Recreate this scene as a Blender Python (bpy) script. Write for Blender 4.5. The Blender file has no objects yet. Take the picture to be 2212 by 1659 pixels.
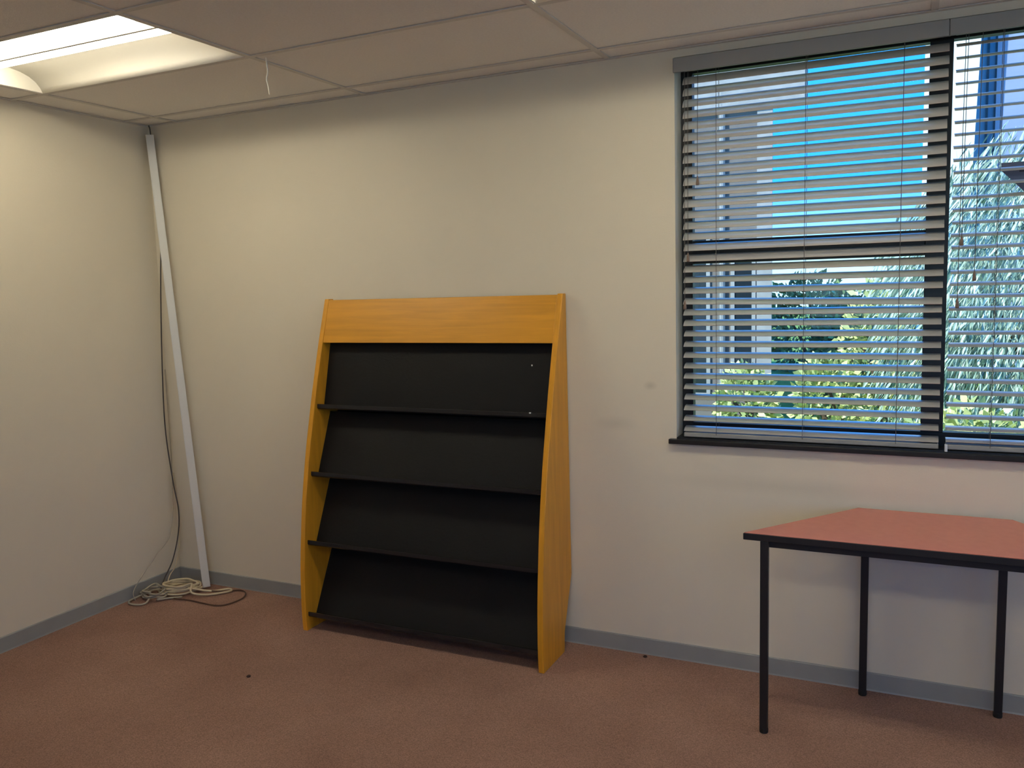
import bpy, bmesh, math, random
from mathutils import Vector, Matrix

random.seed(7)
scene = bpy.context.scene
col = scene.collection

# ------------------------------------------------------------------ camera
RX = Vector((0.90492917, 0.42460084, -0.02858879))
UP = Vector((-0.02259838, 0.11502947, 0.993105))
FW = Vector((-0.42496177, 0.89804362, -0.11368881))
cd = bpy.data.cameras.new('camera')
cd.sensor_fit = 'HORIZONTAL'
cd.sensor_width = 36.0
cd.lens = 1837.84 / 2212.0 * 36.0
cd.clip_start = 0.05
cam = bpy.data.objects.new('camera', cd)
m3 = Matrix((RX, UP, -FW)).transposed()
cam.matrix_world = Matrix.Translation((3.7483, -3.4327, 1.6)) @ m3.to_4x4()
col.objects.link(cam)
scene.camera = cam

# ------------------------------------------------------------------ sky, sun, exposure
world = bpy.data.worlds.new('sky')
scene.world = world
world.use_nodes = True
wn = world.node_tree
wn.nodes.clear()
w_out = wn.nodes.new('ShaderNodeOutputWorld')
w_bg = wn.nodes.new('ShaderNodeBackground')
w_tc = wn.nodes.new('ShaderNodeTexCoord')
w_sep = wn.nodes.new('ShaderNodeSeparateXYZ')
w_ramp = wn.nodes.new('ShaderNodeValToRGB')
w_ramp.color_ramp.elements[0].position = 0.0
w_ramp.color_ramp.elements[0].color = (0.34, 0.48, 0.55, 1)
w_ramp.color_ramp.elements[1].position = 0.10
w_ramp.color_ramp.elements[1].color = (0.019, 0.235, 0.74, 1)
e_ = w_ramp.color_ramp.elements.new(0.6)
e_.color = (0.022, 0.18, 0.60, 1)
wn.links.new(w_tc.outputs['Generated'], w_sep.inputs[0])
wn.links.new(w_sep.outputs['Z'], w_ramp.inputs[0])
wn.links.new(w_ramp.outputs[0], w_bg.inputs['Color'])
w_bg.inputs['Strength'].default_value = 3.1
wn.links.new(w_bg.outputs[0], w_out.inputs[0])

sd = bpy.data.lights.new('sun', 'SUN')
sd.energy = 6.5
sd.angle = math.radians(0.6)
sd.color = (1.0, 0.93, 0.78)
sun = bpy.data.objects.new('sun', sd)
sun.location = (-3, -6, 9)
sun.rotation_euler = Vector((0.35, 0.60, -0.75)).to_track_quat('-Z', 'Y').to_euler()
col.objects.link(sun)

TUBE_STRENGTH = 25.0
TUBE_COLOR = (1.0, 0.915, 0.71)
scene.view_settings.view_transform = 'Standard'
scene.view_settings.look = 'None'
scene.view_settings.exposure = 0.22
scene.view_settings.gamma = 1.0
scene.view_settings.use_curve_mapping = False

# ------------------------------------------------------------------ materials
def srgb(r, g, b):
    f = lambda c: (c / 255 / 12.92) if c / 255 <= 0.04045 else ((c / 255 + 0.055) / 1.055) ** 2.4
    return (f(r), f(g), f(b), 1.0)

def mat(name, c, rough=0.6, spec=0.5, metal=0.0, noise=None, bump=None, sheen=0.0, stretch=None):
    """noise=(scale, amount[, detail]) varies the colour; bump=(scale, strength)."""
    m = bpy.data.materials.new(name)
    m.use_nodes = True
    nt = m.node_tree
    b = nt.nodes['Principled BSDF']
    b.inputs['Roughness'].default_value = rough
    b.inputs['Metallic'].default_value = metal
    b.inputs['Specular IOR Level'].default_value = spec
    b.inputs['Base Color'].default_value = c
    if sheen:
        b.inputs['Sheen Weight'].default_value = sheen
    tc = nt.nodes.new('ShaderNodeTexCoord')
    mp = nt.nodes.new('ShaderNodeMapping')
    nt.links.new(tc.outputs['Object'], mp.inputs[0])
    if stretch:
        mp.inputs['Scale'].default_value = stretch
    if noise:
        n = nt.nodes.new('ShaderNodeTexNoise')
        n.inputs['Scale'].default_value = noise[0]
        n.inputs['Detail'].default_value = noise[2] if len(noise) > 2 else 4
        nt.links.new(mp.outputs[0], n.inputs['Vector'])
        r = nt.nodes.new('ShaderNodeValToRGB')
        a = noise[1]
        r.color_ramp.elements[0].position = 0.3
        r.color_ramp.elements[1].position = 0.7
        r.color_ramp.elements[0].color = tuple(max(0, v * (1 - a)) for v in c[:3]) + (1,)
        r.color_ramp.elements[1].color = tuple(min(1, v * (1 + a)) for v in c[:3]) + (1,)
        nt.links.new(n.outputs['Fac'], r.inputs[0])
        nt.links.new(r.outputs[0], b.inputs['Base Color'])
    if bump:
        n2 = nt.nodes.new('ShaderNodeTexNoise')
        n2.inputs['Scale'].default_value = bump[0]
        n2.inputs['Detail'].default_value = 3
        nt.links.new(mp.outputs[0], n2.inputs['Vector'])
        bp = nt.nodes.new('ShaderNodeBump')
        bp.inputs['Strength'].default_value = bump[1]
        bp.inputs['Distance'].default_value = 0.01
        nt.links.new(n2.outputs['Fac'], bp.inputs['Height'])
        nt.links.new(bp.outputs[0], b.inputs['Normal'])
    return m

def emit(name, c, s):
    m = bpy.data.materials.new(name)
    m.use_nodes = True
    nt = m.node_tree
    nt.nodes.clear()
    o = nt.nodes.new('ShaderNodeOutputMaterial')
    e = nt.nodes.new('ShaderNodeEmission')
    e.inputs[0].default_value = tuple(c) + (1,)
    e.inputs[1].default_value = s
    nt.links.new(e.outputs[0], o.inputs[0])
    return m

def wood(name, c, axis):
    """laminate wood, grain running along the given axis"""
    m = bpy.data.materials.new(name)
    m.use_nodes = True
    nt = m.node_tree
    b = nt.nodes['Principled BSDF']
    b.inputs['Roughness'].default_value = 0.38
    tc = nt.nodes.new('ShaderNodeTexCoord')
    mp = nt.nodes.new('ShaderNodeMapping')
    s = [26.0, 26.0, 26.0]
    s['xyz'.index(axis)] = 1.6
    mp.inputs['Scale'].default_value = s
    nt.links.new(tc.outputs['Object'], mp.inputs[0])
    n = nt.nodes.new('ShaderNodeTexNoise')
    n.inputs['Scale'].default_value = 1.6
    n.inputs['Detail'].default_value = 6
    n.inputs['Distortion'].default_value = 0.6
    nt.links.new(mp.outputs[0], n.inputs['Vector'])
    r = nt.nodes.new('ShaderNodeValToRGB')
    r.color_ramp.elements[0].position = 0.30
    r.color_ramp.elements[1].position = 0.72
    r.color_ramp.elements[0].color = tuple(v * 0.86 for v in c[:3]) + (1,)
    r.color_ramp.elements[1].color = tuple(min(1, v * 1.10) for v in c[:3]) + (1,)
    nt.links.new(n.outputs['Fac'], r.inputs[0])
    nt.links.new(r.outputs[0], b.inputs['Base Color'])
    return m

def leaf_mat(name, c0, c1, rough=0.5):
    m = bpy.data.materials.new(name)
    m.use_nodes = True
    nt = m.node_tree
    b = nt.nodes['Principled BSDF']
    b.inputs['Roughness'].default_value = rough
    g = nt.nodes.new('ShaderNodeNewGeometry')
    r = nt.nodes.new('ShaderNodeValToRGB')
    r.color_ramp.elements[0].color = c0
    r.color_ramp.elements[1].color = c1
    nt.links.new(g.outputs['Random Per Island'], r.inputs[0])
    nt.links.new(r.outputs[0], b.inputs['Base Color'])
    return m

def glass_mat():
    m = bpy.data.materials.new('window_glass')
    m.use_nodes = True
    nt = m.node_tree
    nt.nodes.clear()
    o = nt.nodes.new('ShaderNodeOutputMaterial')
    t = nt.nodes.new('ShaderNodeBsdfTransparent')
    t.inputs[0].default_value = (0.88, 0.96, 0.97, 1)
    g = nt.nodes.new('ShaderNodeBsdfGlossy')
    g.inputs['Roughness'].default_value = 0.02
    f = nt.nodes.new('ShaderNodeFresnel')
    f.inputs[0].default_value = 1.45
    x = nt.nodes.new('ShaderNodeMixShader')
    nt.links.new(f.outputs[0], x.inputs[0])
    nt.links.new(t.outputs[0], x.inputs[1])
    nt.links.new(g.outputs[0], x.inputs[2])
    nt.links.new(x.outputs[0], o.inputs[0])
    return m

def wall_mat():
    """cream wall paint with a few faint scuffs on the window wall"""
    m = mat('cream_wall_paint', srgb(222, 213, 195), 0.62, 0.35, noise=(1.3, 0.025, 3), bump=(180, 0.05))
    nt = m.node_tree
    b = nt.nodes['Principled BSDF']
    src = b.inputs['Base Color'].links[0].from_socket
    g = nt.nodes.new('ShaderNodeNewGeometry')
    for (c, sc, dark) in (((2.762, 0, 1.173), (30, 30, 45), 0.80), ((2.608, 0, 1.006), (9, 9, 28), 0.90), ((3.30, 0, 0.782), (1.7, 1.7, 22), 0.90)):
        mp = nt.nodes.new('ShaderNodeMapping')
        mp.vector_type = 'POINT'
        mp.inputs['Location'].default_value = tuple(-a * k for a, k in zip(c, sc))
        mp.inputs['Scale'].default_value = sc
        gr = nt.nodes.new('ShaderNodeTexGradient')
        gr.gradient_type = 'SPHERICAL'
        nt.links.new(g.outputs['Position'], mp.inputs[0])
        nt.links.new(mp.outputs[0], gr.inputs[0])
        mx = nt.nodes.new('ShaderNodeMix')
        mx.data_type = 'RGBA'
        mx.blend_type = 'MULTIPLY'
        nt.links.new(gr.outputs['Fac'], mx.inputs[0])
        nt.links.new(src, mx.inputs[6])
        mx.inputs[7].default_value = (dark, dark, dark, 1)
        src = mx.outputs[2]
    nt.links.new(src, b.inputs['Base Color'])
    return m

def carpet_mat():
    m = bpy.data.materials.new('brown_carpet')
    m.use_nodes = True
    nt = m.node_tree
    b = nt.nodes['Principled BSDF']
    b.inputs['Roughness'].default_value = 0.95
    b.inputs['Specular IOR Level'].default_value = 0.1
    tc = nt.nodes.new('ShaderNodeTexCoord')
    n1 = nt.nodes.new('ShaderNodeTexNoise')
    n1.inputs['Scale'].default_value = 2.2
    n1.inputs['Detail'].default_value = 5
    n2 = nt.nodes.new('ShaderNodeTexNoise')
    n2.inputs['Scale'].default_value = 260
    n2.inputs['Detail'].default_value = 3
    nt.links.new(tc.outputs['Object'], n1.inputs['Vector'])
    nt.links.new(tc.outputs['Object'], n2.inputs['Vector'])
    r1 = nt.nodes.new('ShaderNodeValToRGB')
    r1.color_ramp.elements[0].position = 0.3
    r1.color_ramp.elements[1].position = 0.75
    r1.color_ramp.elements[0].color = srgb(148, 117, 104)
    r1.color_ramp.elements[1].color = srgb(166, 135, 121)
    r2 = nt.nodes.new('ShaderNodeValToRGB')
    r2.color_ramp.elements[0].position = 0.3
    r2.color_ramp.elements[1].position = 0.7
    r2.color_ramp.elements[0].color = (0.62, 0.62, 0.62, 1)
    r2.color_ramp.elements[1].color = (1.25, 1.2, 1.2, 1)
    mx = nt.nodes.new('ShaderNodeMix')
    mx.data_type = 'RGBA'
    mx.blend_type = 'MULTIPLY'
    mx.inputs[0].default_value = 1.0
    nt.links.new(n1.outputs['Fac'], r1.inputs[0])
    nt.links.new(n2.outputs['Fac'], r2.inputs[0])
    nt.links.new(r1.outputs[0], mx.inputs[6])
    nt.links.new(r2.outputs[0], mx.inputs[7])
    nt.links.new(mx.outputs[2], b.inputs['Base Color'])
    bp = nt.nodes.new('ShaderNodeBump')
    bp.inputs['Strength'].default_value = 0.5
    bp.inputs['Distance'].default_value = 0.004
    nt.links.new(n2.outputs['Fac'], bp.inputs['Height'])
    nt.links.new(bp.outputs[0], b.inputs['Normal'])
    return m

M = {
    'wall': wall_mat(),
    'carpet': carpet_mat(),
    'skirting': mat('grey_vinyl_skirting', srgb(150, 152, 150), 0.45, noise=(9, 0.04)),
    'tile': mat('ceiling_tile_white', srgb(236, 233, 228), 0.9, 0.2, noise=(120, 0.03), bump=(300, 0.15)),
    'tbar': mat('ceiling_grid_white', srgb(208, 204, 198), 0.5),
    'slab': mat('concrete_slab', srgb(120, 120, 118), 0.9, noise=(4, 0.1)),
    'troffer': mat('troffer_white_enamel', srgb(236, 232, 222), 0.35),
    'tube': emit('fluorescent_tube', TUBE_COLOR, TUBE_STRENGTH),
    'metal_cap': mat('tube_end_cap', srgb(200, 200, 200), 0.3, metal=0.8),
    'wood_x': wood('beech_laminate_horizontal', srgb(216, 152, 38), 'x'),
    'wood_z': wood('beech_laminate_vertical', srgb(216, 152, 38), 'z'),
    'black_board': mat('black_laminate', srgb(12, 14, 17), 0.5, 0.3, noise=(7, 0.12), bump=(90, 0.06)),
    'black_edge': mat('black_plastic_lip', srgb(30, 31, 34), 0.26),
    'table_red': mat('red_laminate', srgb(204, 122, 105), 0.22, noise=(30, 0.03)),
    'table_black': mat('black_painted_steel', srgb(24, 25, 28), 0.45),
    'rubber': mat('black_rubber', srgb(20, 20, 20), 0.7),
    'frame': mat('black_aluminium', srgb(22, 24, 27), 0.4),
    'sill': mat('black_sill_tile', srgb(30, 31, 33), 0.3, noise=(12, 0.2)),
    'slat': mat('satin_aluminium_slat', srgb(222, 221, 218), 0.32, 0.6, metal=0.6),
    'valance': mat('grey_blind_valance', srgb(150, 150, 148), 0.45),
    'cord': mat('grey_blind_cord', srgb(96, 92, 90), 0.8),
    'tassel': mat('brown_cord_tassel', srgb(120, 100, 88), 0.5),
    'clip': mat('white_clip', srgb(220, 225, 230), 0.4),
    'glass': glass_mat(),
    'trunking': mat('white_pvc_trunking', srgb(216, 216, 214), 0.4),
    'cable_black': mat('dark_cable', srgb(70, 64, 60), 0.5),
    'cable_beige': mat('beige_cable', srgb(205, 190, 160), 0.5),
    'cable_grey': mat('pale_grey_cable', srgb(170, 162, 145), 0.5),
    'cable_brown': mat('brown_cable', srgb(92, 66, 52), 0.5),
    'thread': mat('white_thread', srgb(225, 222, 215), 0.8),
    'sticker': mat('dark_sign_vinyl', srgb(104, 110, 140), 0.5),
    'sticker_mark': mat('grey_sign_print', srgb(60, 64, 86), 0.5),
    'speck': mat('white_speck', srgb(225, 225, 220), 0.6),
    'lint': mat('dark_lint', srgb(58, 40, 34), 0.9),
    'grass': mat('lawn_grass', srgb(120, 150, 60), 0.9, noise=(6, 0.3), bump=(60, 0.6)),
    'paving': mat('bounce_paving', srgb(222, 218, 208), 0.9, noise=(3, 0.1)),
    'ext_wall': mat('mauve_grey_render', srgb(116, 108, 105), 0.85, noise=(3, 0.08)),
    'ext_white': mat('white_render', srgb(235, 232, 222), 0.7, noise=(2, 0.03)),
    'ext_fascia': mat('pale_fascia', srgb(158, 155, 154), 0.7, noise=(5, 0.12)),
    'ext_dark': mat('dark_window_glass', srgb(26, 34, 42), 0.12),
    'ext_blue': mat('blue_glass_cladding', srgb(84, 138, 178), 0.25),
    'ext_lav': mat('lavender_render', srgb(140, 152, 184), 0.8, noise=(2, 0.05)),
    'ext_tile': mat('roof_sheet', srgb(150, 150, 152), 0.6),
    'bark': mat('bark', srgb(92, 76, 60), 0.9, noise=(14, 0.3), bump=(30, 0.5)),
    'leaf_silver': leaf_mat('silver_green_leaf', srgb(70, 104, 80), srgb(214, 230, 210), 0.42),
    'leaf_yellow': leaf_mat('yellow_green_leaf', srgb(122, 142, 70), srgb(240, 240, 170), 0.5),
    'leaf_green': leaf_mat('mid_green_leaf', srgb(48, 84, 50), srgb(160, 192, 130), 0.5),
}

# ------------------------------------------------------------------ mesh helpers
class MB:
    """collects shapes in world coordinates and links them as one mesh object"""
    def __init__(self):
        self.v, self.f = [], []

    def add(self, vs, fs):
        o = len(self.v)
        self.v += [Vector(p) for p in vs]
        self.f += [tuple(i + o for i in f) for f in fs]
        return self

    def box(self, x0, x1, y0, y1, z0, z1):
        x0, x1 = min(x0, x1), max(x0, x1)
        y0, y1 = min(y0, y1), max(y0, y1)
        z0, z1 = min(z0, z1), max(z0, z1)
        return self.add([(x0, y0, z0), (x1, y0, z0), (x1, y1, z0), (x0, y1, z0),
                         (x0, y0, z1), (x1, y0, z1), (x1, y1, z1), (x0, y1, z1)],
                        [(0, 3, 2, 1), (4, 5, 6, 7), (0, 1, 5, 4), (1, 2, 6, 5), (2, 3, 7, 6), (3, 0, 4, 7)])

    def prism_x(self, prof, x0, x1):
        """closed (y,z) profile swept along x"""
        n = len(prof)
        vs = [(x0, y, z) for y, z in prof] + [(x1, y, z) for y, z in prof]
        fs = [(i, (i + 1) % n, n + (i + 1) % n, n + i) for i in range(n)]
        fs += [tuple(range(n - 1, -1, -1)), tuple(range(n, 2 * n))]
        return self.add(vs, fs)

    def prism_z(self, prof, z0, z1):
        n = len(prof)
        vs = [(x, y, z0) for x, y in prof] + [(x, y, z1) for x, y in prof]
        fs = [(i, (i + 1) % n, n + (i + 1) % n, n + i) for i in range(n)]
        fs += [tuple(range(n - 1, -1, -1)), tuple(range(n, 2 * n))]
        return self.add(vs, fs)

    def prism_y(self, prof, y0, y1):
        n = len(prof)
        vs = [(x, y0, z) for x, z in prof] + [(x, y1, z) for x, z in prof]
        fs = [(i, (i + 1) % n, n + (i + 1) % n, n + i) for i in range(n)]
        fs += [tuple(range(n - 1, -1, -1)), tuple(range(n, 2 * n))]
        return self.add(vs, fs)

    def tube(self, pts, r, n=8, r1=None):
        pts = [Vector(p) for p in pts]
        vs, fs = [], []
        ref = Vector((0.31, 0.77, 0.55)).normalized()
        L = len(pts)
        for i, p in enumerate(pts):
            t = (pts[min(i + 1, L - 1)] - pts[max(i - 1, 0)])
            if t.length < 1e-9:
                t = Vector((0, 0, 1))
            t.normalize()
            a = t.cross(ref)
            if a.length < 1e-4:
                a = t.cross(Vector((1, 0, 0)))
            a.normalize()
            b = t.cross(a)
            ref = b.cross(t) if False else ref
            rr = r if r1 is None else r + (r1 - r) * i / max(1, L - 1)
            for k in range(n):
                an = 2 * math.pi * k / n
                vs.append(p + a * (math.cos(an) * rr) + b * (math.sin(an) * rr))
        for i in range(L - 1):
            for k in range(n):
                fs.append((i * n + k, i * n + (k + 1) % n, (i + 1) * n + (k + 1) % n, (i + 1) * n + k))
        fs.append(tuple(range(n - 1, -1, -1)))
        fs.append(tuple(range((L - 1) * n, L * n)))
        return self.add(vs, fs)

    def lathe(self, c, prof, n=12):
        """prof: (radius, z) from bottom to top, about the vertical through c"""
        vs, fs = [], []
        for r, z in prof:
            for k in range(n):
                an = 2 * math.pi * k / n
                vs.append((c[0] + r * math.cos(an), c[1] + r * math.sin(an), c[2] + z))
        L = len(prof)
        for i in range(L - 1):
            for k in range(n):
                fs.append((i * n + k, i * n + (k + 1) % n, (i + 1) * n + (k + 1) % n, (i + 1) * n + k))
        fs.append(tuple(range(n - 1, -1, -1)))
        fs.append(tuple(range((L - 1) * n, L * n)))
        return self.add(vs, fs)

    def build(self, name, m, parent=None, smooth=False, bevel=0.0, fix=True):
        lo = Vector((min(v.x for v in self.v), min(v.y for v in self.v), min(v.z for v in self.v)))
        hi = Vector((max(v.x for v in self.v), max(v.y for v in self.v), max(v.z for v in self.v)))
        c = (lo + hi) / 2
        me = bpy.data.meshes.new(name)
        me.from_pydata([v - c for v in self.v], [], self.f)
        if fix:
            bm = bmesh.new()
            bm.from_mesh(me)
            bmesh.ops.recalc_face_normals(bm, faces=bm.faces)
            bm.to_mesh(me)
            bm.free()
        me.materials.append(m)
        if smooth:
            me.polygons.foreach_set('use_smooth', [True] * len(me.polygons))
        o = bpy.data.objects.new(name, me)
        col.objects.link(o)
        put(o, c, parent)
        if bevel:
            b = o.modifiers.new('bevel', 'BEVEL')
            b.width = bevel
            b.segments = 2
            b.limit_method = 'ANGLE'
            b.angle_limit = math.radians(40)
        return o

def world_loc(o):
    p = Vector(o.location)
    q = o.parent
    while q:
        p = p + Vector(q.location)
        q = q.parent
    return p

def put(o, c, parent):
    """places o with its origin at world point c under an unrotated parent"""
    if parent is not None:
        o.parent = parent
        o.location = Vector(c) - world_loc(parent)
    else:
        o.location = c

def empty(name, loc):
    o = bpy.data.objects.new(name, None)
    o.empty_display_size = 0.05
    col.objects.link(o)
    o.location = loc
    return o

def tag(o, label=None, cat=None, group=None, kind=None):
    if label: o['label'] = label
    if cat: o['category'] = cat
    if group: o['group'] = group
    if kind: o['kind'] = kind
    return o

def spline(pts, sub=8):
    """Catmull-Rom through the points"""
    P = [Vector(p) for p in pts]
    P = [P[0] * 2 - P[1]] + P + [P[-1] * 2 - P[-2]]
    out = []
    for i in range(1, len(P) - 2):
        p0, p1, p2, p3 = P[i - 1], P[i], P[i + 1], P[i + 2]
        for k in range(sub):
            t = k / sub
            out.append(0.5 * ((2 * p1) + (p2 - p0) * t + (2 * p0 - 5 * p1 + 4 * p2 - p3) * t * t
                              + (3 * p1 - p0 - 3 * p2 + p3) * t ** 3))
    out.append(P[-2])
    return out

# ------------------------------------------------------------------ room shell
H = 2.507
X1, Y1 = 7.2, -6.28                      # right and rear extents
WX0, WX1, WZ0, WZ1 = 2.872, 4.86, 0.955, 2.478   # window opening
T = 0.17

tag(MB().box(-0.15, X1 + 0.15, Y1 - 0.15, T, -0.12, 0).build('floor', M['carpet']),
    'brown carpet floor of the empty office', 'floor', kind='structure')

TOP = 2.95
wb = MB()
wb.box(-0.15, WX0, 0, T, 0, TOP)
wb.box(WX1, X1 + 0.15, 0, T, 0, TOP)
wb.box(WX0, WX1, 0, T, 0, WZ0)
wb.box(WX0, WX1, 0, T, WZ1, TOP)
tag(wb.build('wall_back', M['wall']), 'cream painted wall holding the window', 'wall', kind='structure')
tag(MB().box(-0.15, 0, Y1 - 0.15, 0, 0, TOP).build('wall_left', M['wall']),
    'cream painted wall at left of the corner', 'wall', kind='structure')
wr = MB()
RY0, RY1, RZ0, RZ1 = -3.2, -0.5, 0.90, 2.47
wr.box(X1, X1 + 0.15, Y1 - 0.15, RY0, 0, TOP).box(X1, X1 + 0.15, RY1, 0, 0, TOP)
wr.box(X1, X1 + 0.15, RY0, RY1, 0, RZ0).box(X1, X1 + 0.15, RY0, RY1, RZ1, TOP)
tag(wr.build('wall_right', M['wall']),
    'cream painted wall out of view to the right', 'wall', kind='structure')
BX0, BX1 = 2.6, 6.9
wq = MB()
wq.box(0, BX0, Y1 - 0.15, Y1, 0, TOP).box(BX1, X1, Y1 - 0.15, Y1, 0, TOP)
wq.box(BX0, BX1, Y1 - 0.15, Y1, 0, RZ0).box(BX0, BX1, Y1 - 0.15, Y1, RZ1, TOP)
tag(wq.build('wall_rear', M['wall']),
    'cream painted wall behind the viewer', 'wall', kind='structure')
tag(MB().box(-0.35, X1 + 1.5, Y1 - 1.9, T + 0.25, TOP, TOP + 0.15).build('sun_blocking_slab', M['slab']),
    'unseen concrete slab above the suspended ceiling with eaves extended to block sun and high sky', 'slab', kind='structure')  # unseen; eaves stretched right and rear to keep out sun and high sky

# skirting, with the small coved toe of vinyl skirting
def skirting(name, label, along_x, a0, a1):
    prof = [(0, 0), (0.010, 0), (0.008, 0.006), (0.008, 0.069), (0.006, 0.072), (0, 0.072)]
    b = MB()
    if along_x:
        b.prism_x([(-d, z) for d, z in prof], a0, a1)
    else:
        b.prism_y([(d, z) for d, z in prof], a0, a1)
    return tag(b.build(name, M['skirting']), label, 'skirting', kind='structure')
skirting('baseboard_back', 'grey vinyl skirting along the window wall', True, 0.0, X1)
skirting('baseboard_left', 'grey vinyl skirting along the left wall', False, Y1, -0.010)

# ------------------------------------------------------------------ suspended ceiling
XE = [0.0, 0.225, 1.412, 2.602, 3.792, 4.982, 6.172, X1]
YE = [0.0, -0.160] + [-0.160 - 0.612 * k for k in range(1, 10)] + [Y1]
LIGHTS = [(1, 2), (3, 2), (5, 2), (3, 6), (5, 6), (3, 10), (5, 10)]      # (column, row) cells holding a fitting; last row added unseen to fill lower wall
grid = MB()
hw = 0.012
for x in XE[1:-1]:
    grid.box(x - hw, x + hw, Y1, 0, H, H + 0.004)
    grid.box(x - 0.002, x + 0.002, Y1, 0, H + 0.004, H + 0.035)
for y in YE[1:-1]:
    for i in range(len(XE) - 1):
        x0 = XE[i] + (hw if i else 0)
        x1 = XE[i + 1] - (hw if i < len(XE) - 2 else 0)
        grid.box(x0, x1, y - hw, y + hw, H, H + 0.0038)
        grid.box(x0, x1, y - 0.002, y + 0.002, H + 0.0038, H + 0.035)
# wall angle
grid.box(0, X1, -0.022, 0, H - 0.0005, H + 0.003)
grid.box(0, 0.022, Y1, -0.022, H - 0.0005, H + 0.003)
ceiling = tag(grid.build('ceiling', M['tbar']), 'suspended ceiling of off-white tiles in a thin grid', 'ceiling', kind='structure')
tile_mesh = {}
for r in range(len(YE) - 1):
    for c in range(len(XE) - 1):
        if (c, r) in LIGHTS:
            continue
        x0, x1 = XE[c] + 0.0035, XE[c + 1] - 0.0035
        y0, y1 = YE[r + 1] + 0.0035, YE[r] - 0.0035
        key = (round(x1 - x0, 3), round(y1 - y0, 3))
        cx, cy = (x0 + x1) / 2, (y0 + y1) / 2
        if key not in tile_mesh:
            b = MB()
            zt, zl = H + 0.020, H + 0.0048
            b.box(x0, x1, y0, y1, zl, zt)
            o = b.build('ceiling_tile', M['tile'], ceiling)
            tile_mesh[key] = o.data
        else:
            o = bpy.data.objects.new('ceiling_tile', tile_mesh[key])
            col.objects.link(o)
            put(o, (cx, cy, H + 0.0124), ceiling)

# ------------------------------------------------------------------ recessed fluorescent fittings
def troffer(c, r, label):
    x0, x1 = XE[c] + 0.014, XE[c + 1] - 0.014
    ya, yb = YE[r] - 0.014, YE[r + 1] + 0.014      # ya nearer the window wall
    W = ya - yb
    root = empty('ceiling_light', ((x0 + x1) / 2, (ya + yb) / 2, H))
    tag(root, label, 'ceiling light', 'recessed fluorescent fittings in the ceiling')
    hb = MB()
    hb.box(x0 - 0.001, x1 + 0.001, yb - 0.001, ya + 0.001, H + 0.125, H + 0.129)
    hb.box(x0 - 0.001, x1 + 0.001, ya, ya + 0.001, H + 0.004, H + 0.125)
    hb.box(x0 - 0.001, x1 + 0.001, yb - 0.001, yb, H + 0.004, H + 0.125)
    hb.box(x0 - 0.001, x0, yb, ya, H + 0.004, H + 0.125)
    hb.box(x1, x1 + 0.001, yb, ya, H + 0.004, H + 0.125)
    hb.build('housing', M['troffer'], root)
    arc = [(0.0, 0.0), (0.012, 0.022), (0.032, 0.043), (0.06, 0.060), (0.10, 0.073), (0.15, 0.081), (0.205, 0.084)]
    for s in (0, 1):
        b = MB()
        g = lambda v: (ya - v) if s == 0 else (yb + v * 0.45)
        n = len(arc)
        vs = [(x0, g(v), H + h) for v, h in arc] + [(x1, g(v), H + h) for v, h in arc]
        b.add(vs, [(i, i + 1, n + i + 1, n + i) for i in range(n - 1)])
        wg = b.build('reflector_wing', M['troffer'], root, smooth=True, fix=False)
        sol = wg.modifiers.new('thick', 'SOLIDIFY')
        sol.thickness = 0.0015
        sol.offset = 0
        # rolled lip where the wing meets the lamp compartment
        MB().box(x0, x1, g(0.205) - 0.005, g(0.205) + 0.005, H + 0.070, H + 0.124).build('lamp_lip', M['troffer'], root, bevel=0.002)
    # end plates closing the lamp compartment
    MB().box(x0, x0 + 0.004, yb, ya, H + 0.002, H + 0.124).build('end_plate', M['troffer'], root)
    MB().box(x1 - 0.004, x1, yb, ya, H + 0.002, H + 0.124).build('end_plate', M['troffer'], root)
    mid = ya - 0.352
    MB().prism_x([(mid - 0.007, H + 0.030), (mid + 0.007, H + 0.030), (mid + 0.002, H + 0.124), (mid - 0.002, H + 0.124)], x0 + 0.004, x1 - 0.004).build('divider_blade', M['troffer'], root)
    for s in (-1, 1):
        y = mid + s * 0.080
        z = H + 0.050
        MB().tube([(x0 + 0.035, y, z), (x1 - 0.035, y, z)], 0.0145, 14).build('fluorescent_tube', M['tube'], root, smooth=False)
        for xe, xi in ((x0 + 0.004, x0 + 0.035), (x1 - 0.035, x1 - 0.004)):
            MB().tube([(xe, y, z), (xi, y, z)], 0.0150, 12).build('end_cap', M['metal_cap'], root)
    return root
LIGHT_LABELS = {
    (1, 2): 'lit recessed fluorescent fitting with curved cream reflectors near the corner',
    (3, 2): 'recessed fluorescent fitting showing only a bright corner at the top edge',
    (5, 2): 'recessed fluorescent fitting out of view beyond the table',
    (3, 10): 'recessed fluorescent fitting added out of view along the rear wall as fill light',
    (5, 10): 'recessed fluorescent fitting added out of view in the rear right corner as fill light',
    (3, 6): 'recessed fluorescent fitting out of view above the viewer',
    (5, 6): 'recessed fluorescent fitting out of view behind on the right',
}
for cr in LIGHTS:
    troffer(cr[0], cr[1], LIGHT_LABELS[cr])

# thread of tape hanging from the grid
tag(MB().tube(spline([(1.458, -0.735, H), (1.462, -0.733, H - 0.05), (1.457, -0.736, H - 0.08), (1.462, -0.735, H - 0.11), (1.464, -0.733, H - 0.14)], 5), 0.0028, 6, 0.0016)
    .build('hanging_thread', M['thread'], smooth=True), 'short white thread hanging from the ceiling grid', 'thread')

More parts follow.
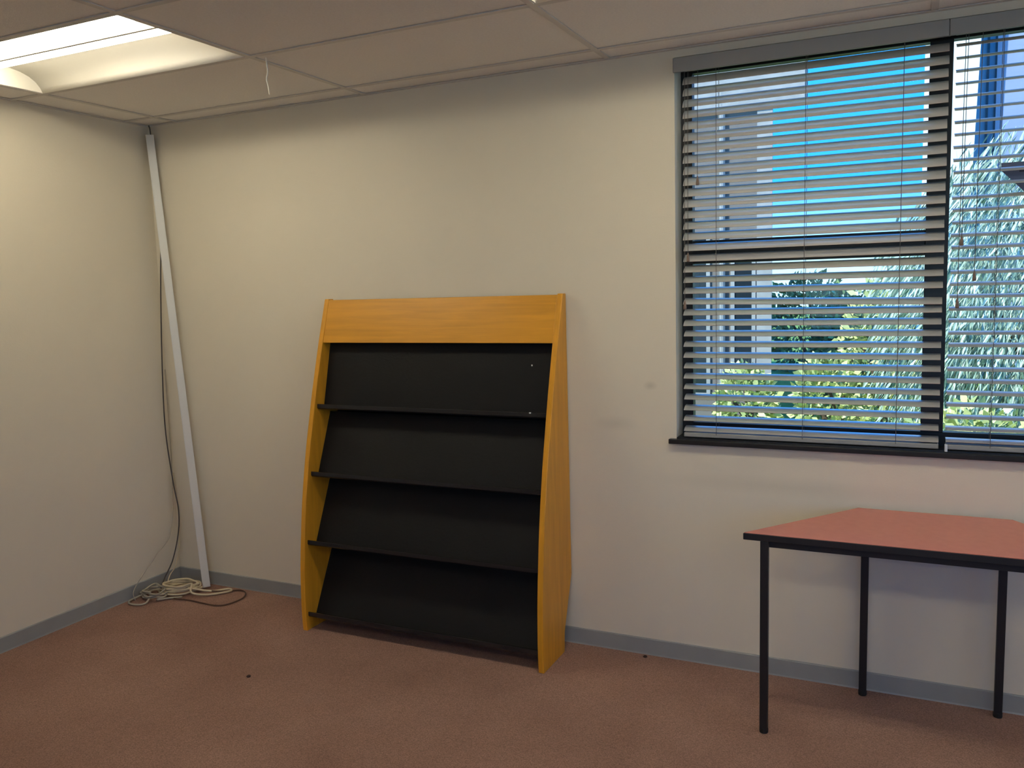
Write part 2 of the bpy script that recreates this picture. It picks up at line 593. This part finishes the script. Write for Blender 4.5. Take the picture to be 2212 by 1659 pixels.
# ------------------------------------------------------------------ window
win = empty('window_1', (3.86, 0.12, WZ0))
tag(win, 'black aluminium framed window in a deep reveal', 'window', kind='structure')
FY0, FY1 = 0.105, 0.150
MB().box(WX0, WX0 + 0.045, FY0, FY1, WZ0, WZ1).build('frame_jamb', M['frame'], win, bevel=0.002)
MB().box(WX1 - 0.045, WX1, FY0, FY1, WZ0, WZ1).build('frame_jamb', M['frame'], win, bevel=0.002)
MB().box(WX0 + 0.045, WX1 - 0.045, FY0, FY1, WZ1 - 0.045, WZ1).build('frame_head', M['frame'], win, bevel=0.002)
MB().box(WX0 + 0.045, WX1 - 0.045, FY0, FY1, WZ0, WZ0 + 0.055).build('frame_bottom', M['frame'], win, bevel=0.002)
MX0, MX1 = 3.782, 3.858
MB().box(MX0, MX1, FY0 - 0.012, FY1, WZ0 + 0.055, WZ1 - 0.045).build('mullion', M['frame'], win, bevel=0.002)
MB().box(WX0 + 0.045, MX0, FY0, FY1, 1.672, 1.765).build('transom', M['frame'], win, bevel=0.002)
GY = 0.128
MB().box(WX0 + 0.045, MX0, GY, GY + 0.005, WZ0 + 0.055, 1.672).build('pane', M['glass'], win)
MB().box(WX0 + 0.045, MX0, GY, GY + 0.005, 1.765, WZ1 - 0.045).build('pane', M['glass'], win)
MB().box(MX1, WX1 - 0.045, GY, GY + 0.005, WZ0 + 0.055, WZ1 - 0.045).build('pane', M['glass'], win)
MB().box(WX0 - 0.028, WX1 + 0.028, -0.028, -0.0005, 0.936, 0.956).build('sill_nosing', M['sill'], win, bevel=0.003)
MB().box(WX0 + 0.0005, WX1 - 0.0005, -0.0005, FY0, 0.9545, 0.960).build('sill_board', M['sill'], win)

# unseen long window added in the right-hand wall to bring daylight from that side
win2 = empty('added_window_right', (X1 + 0.1, (RY0 + RY1) / 2, RZ0))
tag(win2, 'long black framed window added out of view in the right wall for daylight', 'window', kind='structure')
for (ya_, yb_, z0_, z1_) in ((RY0, RY1, RZ0, RZ0 + 0.05), (RY0, RY1, RZ1 - 0.05, RZ1)):
    MB().box(X1 + 0.08, X1 + 0.13, ya_, yb_, z0_, z1_).build('frame_rail', M['frame'], win2)
for k in range(5):
    yy = RY0 + (RY1 - RY0 - 0.05) * k / 4
    MB().box(X1 + 0.08, X1 + 0.13, yy, yy + 0.05, RZ0 + 0.05, RZ1 - 0.05).build('frame_stile', M['frame'], win2)
    if k < 4:
        y2 = RY0 + (RY1 - RY0 - 0.05) * (k + 1) / 4
        MB().box(X1 + 0.10, X1 + 0.105, yy + 0.05, y2, RZ0 + 0.05, RZ1 - 0.05).build('pane', M['glass'], win2)

win3 = empty('added_window_rear', ((BX0 + BX1) / 2, Y1 - 0.1, RZ0))  # unseen rear window, added to light the window wall from the front
tag(win3, 'long black framed window added unseen in the rear wall for daylight', 'window', kind='structure')
for (z0_, z1_) in ((RZ0, RZ0 + 0.05), (RZ1 - 0.05, RZ1)):
    MB().box(BX0, BX1, Y1 - 0.13, Y1 - 0.08, z0_, z1_).build('frame_rail', M['frame'], win3)
for k in range(5):
    xx = BX0 + (BX1 - BX0 - 0.05) * k / 4
    MB().box(xx, xx + 0.05, Y1 - 0.13, Y1 - 0.08, RZ0 + 0.05, RZ1 - 0.05).build('frame_stile', M['frame'], win3)
    if k < 4:
        x2 = BX0 + (BX1 - BX0 - 0.05) * (k + 1) / 4
        MB().box(xx + 0.05, x2, Y1 - 0.105, Y1 - 0.10, RZ0 + 0.05, RZ1 - 0.05).build('pane', M['glass'], win3)

# small dark shield sign stuck on the right pane
sg = MB()
sx, sz = 4.105, 1.0
SY0, SY1 = GY - 0.0035, GY - 0.0005
sg.prism_y([(sx - 0.085, 1.988), (sx + 0.085, 1.988), (sx + 0.085, 1.962), (sx + 0.062, 1.938), (sx, 1.872), (sx - 0.062, 1.938), (sx - 0.085, 1.962)], SY0, SY1)
sign = tag(sg.build('window_sign', M['sticker']), 'dark pointed shield sign stuck on the right window pane', 'sign')
for i, (a, b_) in enumerate(((-0.028, -0.010), (-0.004, 0.010), (0.016, 0.034))):
    MB().box(sx + a, sx + b_, SY0 - 0.0008, SY0, 1.952, 1.966).build('print_mark', M['sticker_mark'], sign)

# ------------------------------------------------------------------ venetian blinds
def slat_mesh(width, name='slat'):
    """crowned slat, 50 mm deep, centred on the origin"""
    b = MB()
    n = 10
    top, bot = [], []
    for i in range(n + 1):
        u = -1 + 2 * i / n
        y = u * 0.025
        z = 0.0052 * (1 - u * u) - 0.0026
        top.append((y, z + 0.0008))
        bot.append((y, z - 0.0008))
    b.prism_x(top + bot[::-1], -width / 2, width / 2)
    me = bpy.data.meshes.new(name)
    me.from_pydata(b.v, [], b.f)
    bm = bmesh.new(); bm.from_mesh(me)
    bmesh.ops.recalc_face_normals(bm, faces=bm.faces)
    bm.to_mesh(me); bm.free()
    me.materials.append(M['slat'])
    return me

def interp(t, pts):
    for (a, va), (b, vb) in zip(pts, pts[1:]):
        if t <= b:
            return va + (vb - va) * (t - a) / (b - a)
    return pts[-1][1]

def blind(x0, x1, vx0, vx1, ladders, tilt, cords, label, droop=None):
    y = 0.034
    root = empty('venetian_blind', ((x0 + x1) / 2, y, 0.962))
    tag(root, label, 'blind', 'grey venetian blinds in the window')
    vz0, vz1 = 2.418, 2.473
    MB().box(vx0, vx1, -0.016, -0.004, vz0, vz1).build('valance', M['valance'], root, bevel=0.002)
    MB().box(x0 + 0.002, x1 - 0.002, y - 0.026, y + 0.026, 2.432, 2.472).build('headrail', M['valance'], root, bevel=0.002)
    me = slat_mesh(x1 - x0 - 0.010)
    n = 33
    zt, zb = 2.394, 0.998
    for k in range(n):
        z = zt + (zb - zt) * k / (n - 1)
        s = bpy.data.objects.new('slat', me)
        col.objects.link(s)
        jx = random.uniform(-0.0015, 0.0015)
        put(s, ((x0 + x1) / 2 + jx, y, z + random.uniform(-0.0008, 0.0008)), root)
        ry = random.uniform(-0.0008, 0.0008)
        if droop is not None and k == droop:
            ry = 0.016
            s.location.z -= 0.006
        s.rotation_euler = (math.radians(interp(z, tilt) + random.uniform(-1.2, 1.2)), ry, 0)
    MB().box(x0 + 0.005, x1 - 0.005, y - 0.025, y + 0.025, 0.963, 0.981).build('bottom_rail', M['valance'], root, bevel=0.003)
    for lx in ladders:
        b = MB()
        for dy in (-0.0275, 0.0275):
            b.tube([(lx, y + dy, 2.44), (lx, y + dy, 1.7), (lx, y + dy, 0.975)], 0.0011, 5)
        b.build('ladder_cord', M['cord'], root)
    for cx, cz in cords:
        cy = -0.002
        b = MB()
        b.tube(spline([(cx + 0.003, cy, 2.425), (cx + 0.001, cy - 0.001, (2.42 + cz) / 2), (cx, cy, cz + 0.02)], 6), 0.0012, 5)
        cdn = b.build('pull_cord', M['cord'], root)
        MB().lathe((cx, cy, cz - 0.012), [(0.0058, 0), (0.0066, 0.006), (0.0052, 0.02), (0.003, 0.032), (0.0018, 0.036)], 10).build('tassel', M['tassel'], cdn, smooth=True)
    return root

blind(2.895, 3.848, 2.870, 3.839, (3.034, 3.367, 3.699),
      [(0.9, 18), (1.25, 22), (1.62, 30), (1.80, 40), (2.1, 47), (2.45, 45)],
      ((2.963, 1.99), (2.924, 1.69), (2.910, 1.50)),
      'half-closed grey venetian blind nearest the corner, left of the black mullion', droop=20)
blind(3.860, 4.845, 3.8405, 4.855, (4.008, 4.347, 4.686),
      [(0.9, 9), (1.6, 14), (2.1, 17), (2.45, 20)],
      ((3.940, 1.585), (3.897, 1.71), (3.889, 1.49)),
      'opened grey venetian blind at the right edge, above the red table')
tag(MB().box(3.862, 3.872, -0.012, 0.006, 0.9575, 0.984).build('hold_down_clip', M['clip'], bevel=0.002),
    'tiny white bracket on the black sill between the blinds', 'bracket')

# ------------------------------------------------------------------ magazine rack
FRONT = [(1.565, -0.045), (1.36, -0.112), (1.14, -0.178), (0.99, -0.218), (0.84, -0.256), (0.62, -0.300), (0.44, -0.325),
         (0.30, -0.340), (0.15, -0.348), (0.06, -0.348), (0.0, -0.344)]
def front_y(z):
    for (za, ya), (zb, yb) in zip(FRONT, FRONT[1:]):
        if z >= zb:
            return ya + (yb - ya) * (z - za) / (zb - za)
    return FRONT[-1][1]
RXL, RXR, PT = 1.148, 2.396, 0.025
rack = empty('magazine_rack', ((RXL + RXR) / 2, -0.17, 0))
tag(rack, 'beech laminate magazine rack with four sloping black shelves against the wall', 'rack')
zs = [1.565 - 1.565 * i / 28 for i in range(29)]
fr = [(p.y, p.z) for p in spline([(0, y, z) for z, y in FRONT], 5)]
prof = fr + [(-0.112, 0.0), (-0.104, 0.09), (-0.010, 0.325), (-0.010, 1.565)]
for xa in (RXL, RXR - PT):
    MB().prism_x(prof, xa, xa + PT).build('side_panel', M['wood_z'], rack, bevel=0.0025)
xi0, xi1 = RXL + PT, RXR - PT
# header board, following the sloping front
za, zb = 1.560, 1.357
ya, yb = front_y(za) - 0.000, front_y(zb) + 0.004
MB().prism_x([(ya, za), (yb, zb), (yb + 0.018, zb), (ya + 0.018, za)], xi0, xi1).build('header_board', M['wood_x'], rack, bevel=0.002)
MB().box(xi0, xi1, -0.022, -0.012, 0.36, 1.555).build('back_board', M['black_board'], rack)
# four display shelves: leaning panel + ledge with a raised front lip
SH = [((1.395, -0.042), (1.050, -0.128), -0.180, 1.068),
      ((1.020, -0.082), (0.728, -0.202), -0.254, 0.754),
      ((0.700, -0.110), (0.402, -0.246), -0.308, 0.434),
      ((0.360, -0.120), (0.066, -0.272), -0.332, 0.090)]
for (zt, yt), (zb, yb), yl, zl in SH:
    d = Vector((yb - yt, zb - zt)).normalized()
    nrm = Vector((d.y, -d.x))           # towards the room
    if nrm.x > 0: nrm = -nrm
    th = 0.012
    a = Vector((yt, zt)); b = Vector((yb, zb))
    sh = MB().prism_x([(a.x, a.y), (b.x, b.y), (b.x - nrm.x * th, b.y - nrm.y * th), (a.x - nrm.x * th, a.y - nrm.y * th)],
                      xi0 + 0.0005, xi1 - 0.0005).build('sloping_shelf', M['black_board'], rack)
    # ledge from panel foot out to the front, then a small lip
    e = Vector((yl, zl))
    dirv = (e - b).normalized()
    per = Vector((-dirv.y, dirv.x))
    if per.y > 0: per = -per
    t = 0.012
    e0 = e - Vector((0, 0.012))
    MB().prism_x([(b.x - nrm.x * th, b.y - nrm.y * th), (b.x, b.y), (e0.x + 0.006, e0.y), (e.x + 0.006, e.y), (e.x, e.y), (e.x - 0.001, e.y - 0.018),
                  (e0.x + 0.004, e0.y - t), (b.x + per.x * t, b.y + per.y * t)], xi0 + 0.0005, xi1 - 0.0005).build('shelf_ledge', M['black_edge'], sh, bevel=0.0015)
# two white specks left on the top shelf
for (sxx, szz, off) in ((2.259, 1.258, -0.0015), (2.290, 1.066, -0.0)):
    if off:
        t_ = (1.395 - szz) / (1.395 - 1.050)
        yy = -0.042 + (-0.128 + 0.042) * t_
        MB().lathe((sxx, yy - 0.002, szz - 0.003), [(0.0015, 0), (0.0035, 0.002), (0.0035, 0.005), (0.0015, 0.007)], 8).build('paint_speck', M['speck'], rack)
    else:
        MB().box(sxx - 0.004, sxx + 0.004, -0.1825, -0.178, 1.064, 1.069).build('paint_speck', M['speck'], rack)

# ------------------------------------------------------------------ trapezoid table
TZ = 0.728
table = empty('trapezoid_table', (3.83, -0.27, 0))
tag(table, 'trapezoid table with red top and thin black legs under the window', 'table')
fl, frt, bl, br = (3.229, -0.492), (4.431, -0.492), (3.575, -0.022), (4.085, -0.022)
edge = [fl, frt, br, bl]
MB().prism_z(edge, TZ - 0.026, TZ - 0.002).build('edge_band', M['table_black'], table, bevel=0.002)
def inset(poly, d):
    c = Vector((sum(p[0] for p in poly) / 4, sum(p[1] for p in poly) / 4))
    n = len(poly); out = []
    L = []
    for i in range(n):
        a = Vector(poly[i]); b = Vector(poly[(i + 1) % n])
        t = (b - a).normalized(); nn = Vector((-t.y, t.x))
        if nn.dot(c - a) < 0: nn = -nn
        L.append((a + nn * d, t))
    for i in range(n):
        (p, r), (q, s) = L[i - 1], L[i]
        cr = r.x * s.y - r.y * s.x
        k = ((q - p).x * s.y - (q - p).y * s.x) / cr
        out.append(tuple(p + r * k))
    return out
MB().prism_z(inset(edge, 0.0015), TZ - 0.004, TZ).build('table_top', M['table_red'], table, bevel=0.001)
ap = inset(edge, 0.030)
ap2 = inset(edge, 0.055)
for i, nm in enumerate(('front', 'right', 'back', 'left')):
    j = (i + 1) % 4
    MB().prism_z([ap[i], ap[j], ap2[j], ap2[i]], TZ - 0.054, TZ - 0.0265).build('frame_rail', M['table_black'], table, bevel=0.001)
LEGS = [(3.300, -0.474), (4.360, -0.474), (4.058, -0.052), (3.604, -0.052)]
for lx, ly in LEGS:
    lg = MB().box(lx - 0.0135, lx + 0.0135, ly - 0.0135, ly + 0.0135, 0.012, TZ - 0.027).build('leg', M['table_black'], table, bevel=0.002)
    MB().lathe((lx, ly, 0.0), [(0.0145, 0), (0.0155, 0.003), (0.0155, 0.016), (0.0145, 0.019)], 12).build('rubber_foot', M['rubber'], lg)

# ------------------------------------------------------------------ leaning trunking and cables in the corner
def lean_box(p0, p1, w, d):
    """box bar from p0 to p1 with a snapped lid line along the face"""
    a, b = Vector(p0), Vector(p1)
    t = (b - a).normalized()
    u = t.cross(Vector((0.74, -0.68, 0))).normalized()   # width direction, across the view of the corner
    v = u.cross(t).normalized()
    vs = []
    for p in (a, b):
        for su, sv in ((-1, -1), (1, -1), (1, 1), (-1, 1)):
            vs.append(p + u * (su * w / 2) + v * (sv * d / 2))
    return vs, u, v, t
tp0, tp1 = (0.268, -0.075, 0.010), (0.052, -0.036, 2.455)
vs, u, v, t = lean_box(tp0, tp1, 0.040, 0.024)
F6 = [(0, 3, 2, 1), (4, 5, 6, 7), (0, 1, 5, 4), (1, 2, 6, 5), (2, 3, 7, 6), (3, 0, 4, 7)]
trunk = empty('cable_trunking', tp0)
tag(trunk, 'long white plastic cable trunking leaning in the corner', 'trunking')
MB().add(vs, F6).build('channel', M['trunking'], trunk, bevel=0.002)
front = -v if v.y > 0 else v
off = front * 0.0115
vs2, _, _, _ = lean_box(Vector(tp0) + off + t * 0.004, Vector(tp1) + off - t * 0.004, 0.033, 0.003)
MB().add(vs2, F6).build('snap_lid', M['trunking'], trunk, bevel=0.001)

tag(MB().tube(spline([(0.044, -0.030, 2.5065), (0.046, -0.024, 2.47), (0.040, -0.010, 2.3), (0.055, -0.010, 2.0), (0.040, -0.030, 1.62), (0.024, -0.044, 1.2), (0.022, -0.052, 0.87),
                      (0.050, -0.052, 0.58), (0.078, -0.054, 0.42), (0.064, -0.056, 0.285), (0.050, -0.096, 0.142), (0.050, -0.165, 0.055),
                      (0.07, -0.21, 0.012), (0.13, -0.24, 0.008)], 10), 0.0036, 8).build('corner_cable', M['cable_black'], smooth=True),
    'dark cable hanging down the wall corner to the floor', 'cable')

def coil(cx, cy, rx, ry, turns, z0, z1, jitter, rot=0, seed=1, start=None, end=None):
    rnd = random.Random(seed)
    pts = []
    if start: pts += start
    n = int(turns * 9)
    for i in range(n):
        a = 2 * math.pi * i / 9
        k = 1 + rnd.uniform(-jitter, jitter)
        x, y = rx * k * math.cos(a), ry * k * math.sin(a)
        z = z0 + (z1 - z0) * i / n + rnd.uniform(0, 0.010)
        pts.append((cx + x * math.cos(rot) - y * math.sin(rot), cy + x * math.sin(rot) + y * math.cos(rot), z))
    if end: pts += end
    return spline(pts, 6)

tag(MB().tube(coil(0.190, -0.175, 0.088, 0.062, 6, 0.007, 0.055, 0.26, 0.5, 3,
                   end=[(0.30, -0.215, 0.03), (0.36, -0.175, 0.012), (0.42, -0.115, 0.010), (0.445, -0.075, 0.012), (0.41, -0.062, 0.012), (0.35, -0.125, 0.014), (0.26, -0.20, 0.045)]),
              0.0055, 8).build('cable_coil', M['cable_beige'], smooth=True),
    'tangled beige cable coil at the foot of the trunking', 'cable', 'cables heaped in the corner')
tag(MB().tube(coil(0.105, -0.285, 0.075, 0.055, 5, 0.007, 0.045, 0.28, -0.6, 5,
                   start=[(0.26, -0.24, 0.010), (0.20, -0.28, 0.008)],
                   end=[(0.13, -0.33, 0.035), (0.15, -0.385, 0.010), (0.10, -0.415, 0.008), (0.045, -0.40, 0.008), (0.036, -0.35, 0.012), (0.10, -0.30, 0.04)]),
              0.0050, 8).build('cable_coil', M['cable_grey'], smooth=True),
    'pale grey cable coil lying against the left skirting', 'cable', 'cables heaped in the corner')
tag(MB().tube(spline([(0.23, -0.27, 0.008), (0.33, -0.255, 0.006), (0.43, -0.262, 0.006), (0.52, -0.262, 0.006), (0.565, -0.22, 0.006), (0.575, -0.13, 0.006),
                      (0.53, -0.06, 0.006), (0.47, -0.04, 0.006), (0.42, -0.09, 0.010), (0.37, -0.14, 0.022)], 8), 0.0036, 8)
    .build('cable_loop', M['cable_brown'], smooth=True),
    'thin brown cable looping out over the carpet', 'cable', 'cables heaped in the corner')
tag(MB().tube(spline([(0.018, -0.020, 1.20), (0.022, -0.03, 0.60), (0.030, -0.075, 0.30), (0.036, -0.19, 0.20), (0.036, -0.30, 0.110), (0.040, -0.36, 0.05), (0.06, -0.37, 0.010)], 8), 0.0024, 6)
    .build('thin_wire', M['cable_grey'], smooth=True), 'thin pale wire slanting along the left wall to the coil', 'wire')
tag(MB().tube(spline([(0.020, -0.018, 0.62), (0.040, -0.022, 0.30), (0.040, -0.06, 0.12), (0.045, -0.12, 0.06), (0.07, -0.17, 0.012)], 8), 0.0032, 6)
    .build('thin_wire', M['cable_beige'], smooth=True), 'thin cream wire dropping straight into the corner behind the cables', 'wire')

# bits of lint on the carpet
def lint(x, y, s, label):
    b = MB()
    b.lathe((x, y, 0.0), [(s, 0), (s * 1.1, s * 0.3), (s * 0.7, s * 0.7), (s * 0.2, s * 0.9)], 7)
    return tag(b.build('lint', M['lint']), label, 'lint')
lint(2.737, -0.035, 0.009, 'small dark crumb on the carpet beside the window wall skirting')
lint(1.25, -0.828, 0.009, 'small dark crumb on the open carpet before the rack')

# ------------------------------------------------------------------ outdoors
GZ = -0.40
tag(MB().box(-25, 40, T + 0.0, 60, GZ - 0.2, GZ).build('ground', M['grass']), 'sunlit lawn outside the window', 'lawn', kind='structure')

tag(MB().prism_z([(X1 + 0.15, T), (X1 + 0.15, Y1 - 0.15), (-12, Y1 - 0.15), (-12, -28), (25, -28), (25, T)], GZ - 0.2, GZ).build('paving', M['paving']), 'unseen pale concrete paving added beside the building to bounce sunlight indoors', 'paving', kind='structure')  # unseen ground added to throw sunlight up onto the ceiling

# neighbouring low building on the left
nb = empty('annex_building', (-1.5, 9.5, GZ))
tag(nb, 'grey neighbouring building seen through the left blind', 'building')
BX, BY = 2.06, 8.0
MB().prism_z([(-6, BY), (BX, BY), (1.0, 14), (-6, 14)], GZ, 4.05).build('wall', M['ext_wall'], nb)
MB().box(-6.4, BX + 0.42, BY - 0.10, BY + 0.15, 3.80, 4.30).build('eave_fascia', M['ext_fascia'], nb)
MB().prism_y([(-6.2, 4.06), (1.0, 4.06), (0.2, 4.75), (-5.4, 4.75)], BY + 0.2, 13.9).build('roof', M['ext_tile'], nb)
MB().tube([(1.46, BY - 0.06, GZ), (1.46, BY - 0.06, 2.0), (1.46, BY - 0.06, 4.05)], 0.045, 10).build('downpipe', M['ext_fascia'], nb)
MB().box(BX - 0.16, BX + 0.03, BY - 0.03, BY, GZ, 4.05).build('corner_strip', M['ext_fascia'], nb)
for (wx0, wx1, wz0, wz1) in ((0.35, 1.25, 0.1, 2.15), (-1.2, 0.0, 0.1, 2.15), (-3.2, -1.8, 0.1, 2.15), (1.62, 1.84, 0.4, 2.0)):
    wf = MB()
    wf.box(wx0 - 0.05, wx0, BY - 0.04, BY, wz0 - 0.05, wz1 + 0.05).box(wx1, wx1 + 0.05, BY - 0.04, BY, wz0 - 0.05, wz1 + 0.05)
    wf.box(wx0, wx1, BY - 0.04, BY, wz1, wz1 + 0.05).box(wx0, wx1, BY - 0.04, BY, wz0 - 0.05, wz0)
    wo = wf.build('window_frame', M['ext_fascia'], nb)
    MB().box(wx0, wx1, BY - 0.015, BY - 0.002, wz0, wz1).build('pane', M['ext_dark'], wo)

# taller office block on the right
ob = empty('office_block', (6.5, 16, GZ))
tag(ob, 'tall office block with a white pillar beyond the right blind', 'building')
OY = 14.0
MB().add([(3.84, OY, GZ), (4.52, OY, GZ), (4.52, OY + 1.2, GZ), (3.84, OY + 1.2, GZ),
          (3.84, OY, 8.5), (4.80, OY, 8.5), (4.80, OY + 1.2, 8.5), (3.84, OY + 1.2, 8.5)], F6).build('pillar', M['ext_white'], ob)
MB().box(4.5, 5.02, OY + 0.9, OY + 1.1, GZ, 8.5).build('blue_glazing', M['ext_blue'], ob)
for x in (4.86, 4.99):
    MB().box(x, x + 0.04, OY + 0.82, OY + 0.9, GZ, 8.5).build('glazing_bar', M['ext_dark'], ob)
MB().box(5.02, 10.0, OY + 0.75, OY + 4, GZ, 8.5).build('wall', M['ext_lav'], ob)
MB().box(3.84, 10.2, OY - 0.1, OY + 4, 8.5, 8.9).build('roof', M['ext_white'], ob)

def leaves(center, rad, n, size, shape, seed, droop=0.0, fill=0.55, power=2.0):
    """n lens-shaped leaves scattered through an ellipsoid, as one mesh"""
    rnd = random.Random(seed)
    b = MB()
    cx, cy, cz = center
    V, F = [], []
    for i in range(n):
        while True:
            p = Vector((rnd.uniform(-1, 1), rnd.uniform(-1, 1), rnd.uniform(-1, 1)))
            if fill < p.length < 1.0 + rnd.uniform(-0.12, 0.06):
                break
        q = Vector((cx + p.x * rad[0], cy + p.y * rad[1], cz + p.z * rad[2]))
        if q.z < GZ + 0.02:
            q.z = GZ + rnd.uniform(0.02, 0.3)
        d = Vector((p.x + rnd.uniform(-0.7, 0.7), p.y + rnd.uniform(-0.7, 0.7), p.z + rnd.uniform(-0.7, 0.7))).normalized()
        d = (d * (1 - droop) + Vector((0, 0, -1)) * droop)
        if d.length < 1e-3: d = Vector((0, 0, -1))
        d.normalize()
        s = d.cross(Vector((rnd.uniform(-1, 1), rnd.uniform(-1, 1), rnd.uniform(-0.4, 0.4))))
        if s.length < 1e-3: s = d.cross(Vector((1, 0, 0)))
        s.normalize()
        nn = d.cross(s)
        L = size * rnd.uniform(0.6, 1.3)
        w = L * shape
        k = len(V)
        V += [q, q + d * L * 0.45 + s * w - nn * L * 0.04, q + d * L - nn * L * 0.12, q + d * L * 0.45 - s * w - nn * L * 0.04]
        F.append((k, k + 1, k + 2, k + 3))
    b.v, b.f = V, F
    return b

def trunk_mb(base, tops, r0, r1):
    b = MB()
    for tpt in tops:
        p = Vector(base); q = Vector(tpt)
        mid = (p + q) / 2 + Vector((0.06, 0.04, 0.05))
        b.tube(spline([p, mid, q], 5), r0, 8, r1)
    return b

def plant(name, label, cat, center, rad, n, size, shape, m, seed, droop=0.0, trunk_r=0.05, group=None, fill=0.55):
    root = empty(name, (center[0], center[1], GZ))
    tag(root, label, cat, group)
    o = leaves(center, rad, n, size, shape, seed, droop, fill).build('foliage', m, root, fix=False)
    o['kind'] = 'stuff'
    c = center
    trunk_mb((c[0], c[1], GZ), [(c[0] - rad[0] * 0.45, c[1], c[2] + rad[2] * 0.2), (c[0] + rad[0] * 0.4, c[1] + 0.1, c[2] + rad[2] * 0.3), (c[0], c[1] - rad[1] * 0.3, c[2] + rad[2] * 0.5)], trunk_r, trunk_r * 0.4).build('stem', M['bark'], root, smooth=True)
    return root

plant('weeping_tree', 'weeping silvery green tree filling the right blind', 'tree', (5.20, 6.2, 1.05), (1.85, 1.4, 2.10), 26000, 0.20, 0.055, M['leaf_silver'], 11, droop=0.62, trunk_r=0.09, fill=0.35)
plant('garden_shrub', 'yellow-green sunlit shrub low in the left blind beside the annex', 'shrub', (1.96, 6.9, 0.05), (0.36, 0.42, 0.55), 1500, 0.10, 0.30, M['leaf_yellow'], 21, group='sunlit shrubs outside')
plant('garden_shrub', 'yellow-green sunlit shrub low behind the middle of the left blind', 'shrub', (2.90, 6.7, 0.12), (0.38, 0.42, 0.62), 1500, 0.10, 0.30, M['leaf_yellow'], 22, group='sunlit shrubs outside')
plant('garden_shrub', 'taller yellow-green shrub against the black mullion of the left blind', 'shrub', (3.40, 8.6, 0.50), (0.55, 0.5, 1.05), 1700, 0.11, 0.30, M['leaf_yellow'], 23, group='sunlit shrubs outside')
plant('garden_shrub', 'low sunlit shrub under the weeping tree in the right blind', 'shrub', (4.15, 3.9, 0.10), (0.55, 0.4, 0.50), 1200, 0.10, 0.30, M['leaf_yellow'], 24, group='sunlit shrubs outside')
plant('garden_bush', 'mid green bush behind the yellow-green shrubs in the left blind', 'bush', (2.78, 11.2, 0.45), (0.50, 0.6, 0.95), 2000, 0.13, 0.28, M['leaf_green'], 31, group='green bushes outside')
plant('garden_bush', 'distant green bush just right of the annex wall in the left blind', 'bush', (1.75, 15.8, 0.55), (1.0, 0.6, 1.15), 2000, 0.15, 0.28, M['leaf_green'], 33, group='green bushes outside')
plant('garden_bush', 'mid green bush at the far end of the lawn beside the office pillar', 'bush', (4.12, 11.2, 0.6), (0.5, 0.6, 1.3), 1800, 0.13, 0.28, M['leaf_green'], 32, group='green bushes outside')
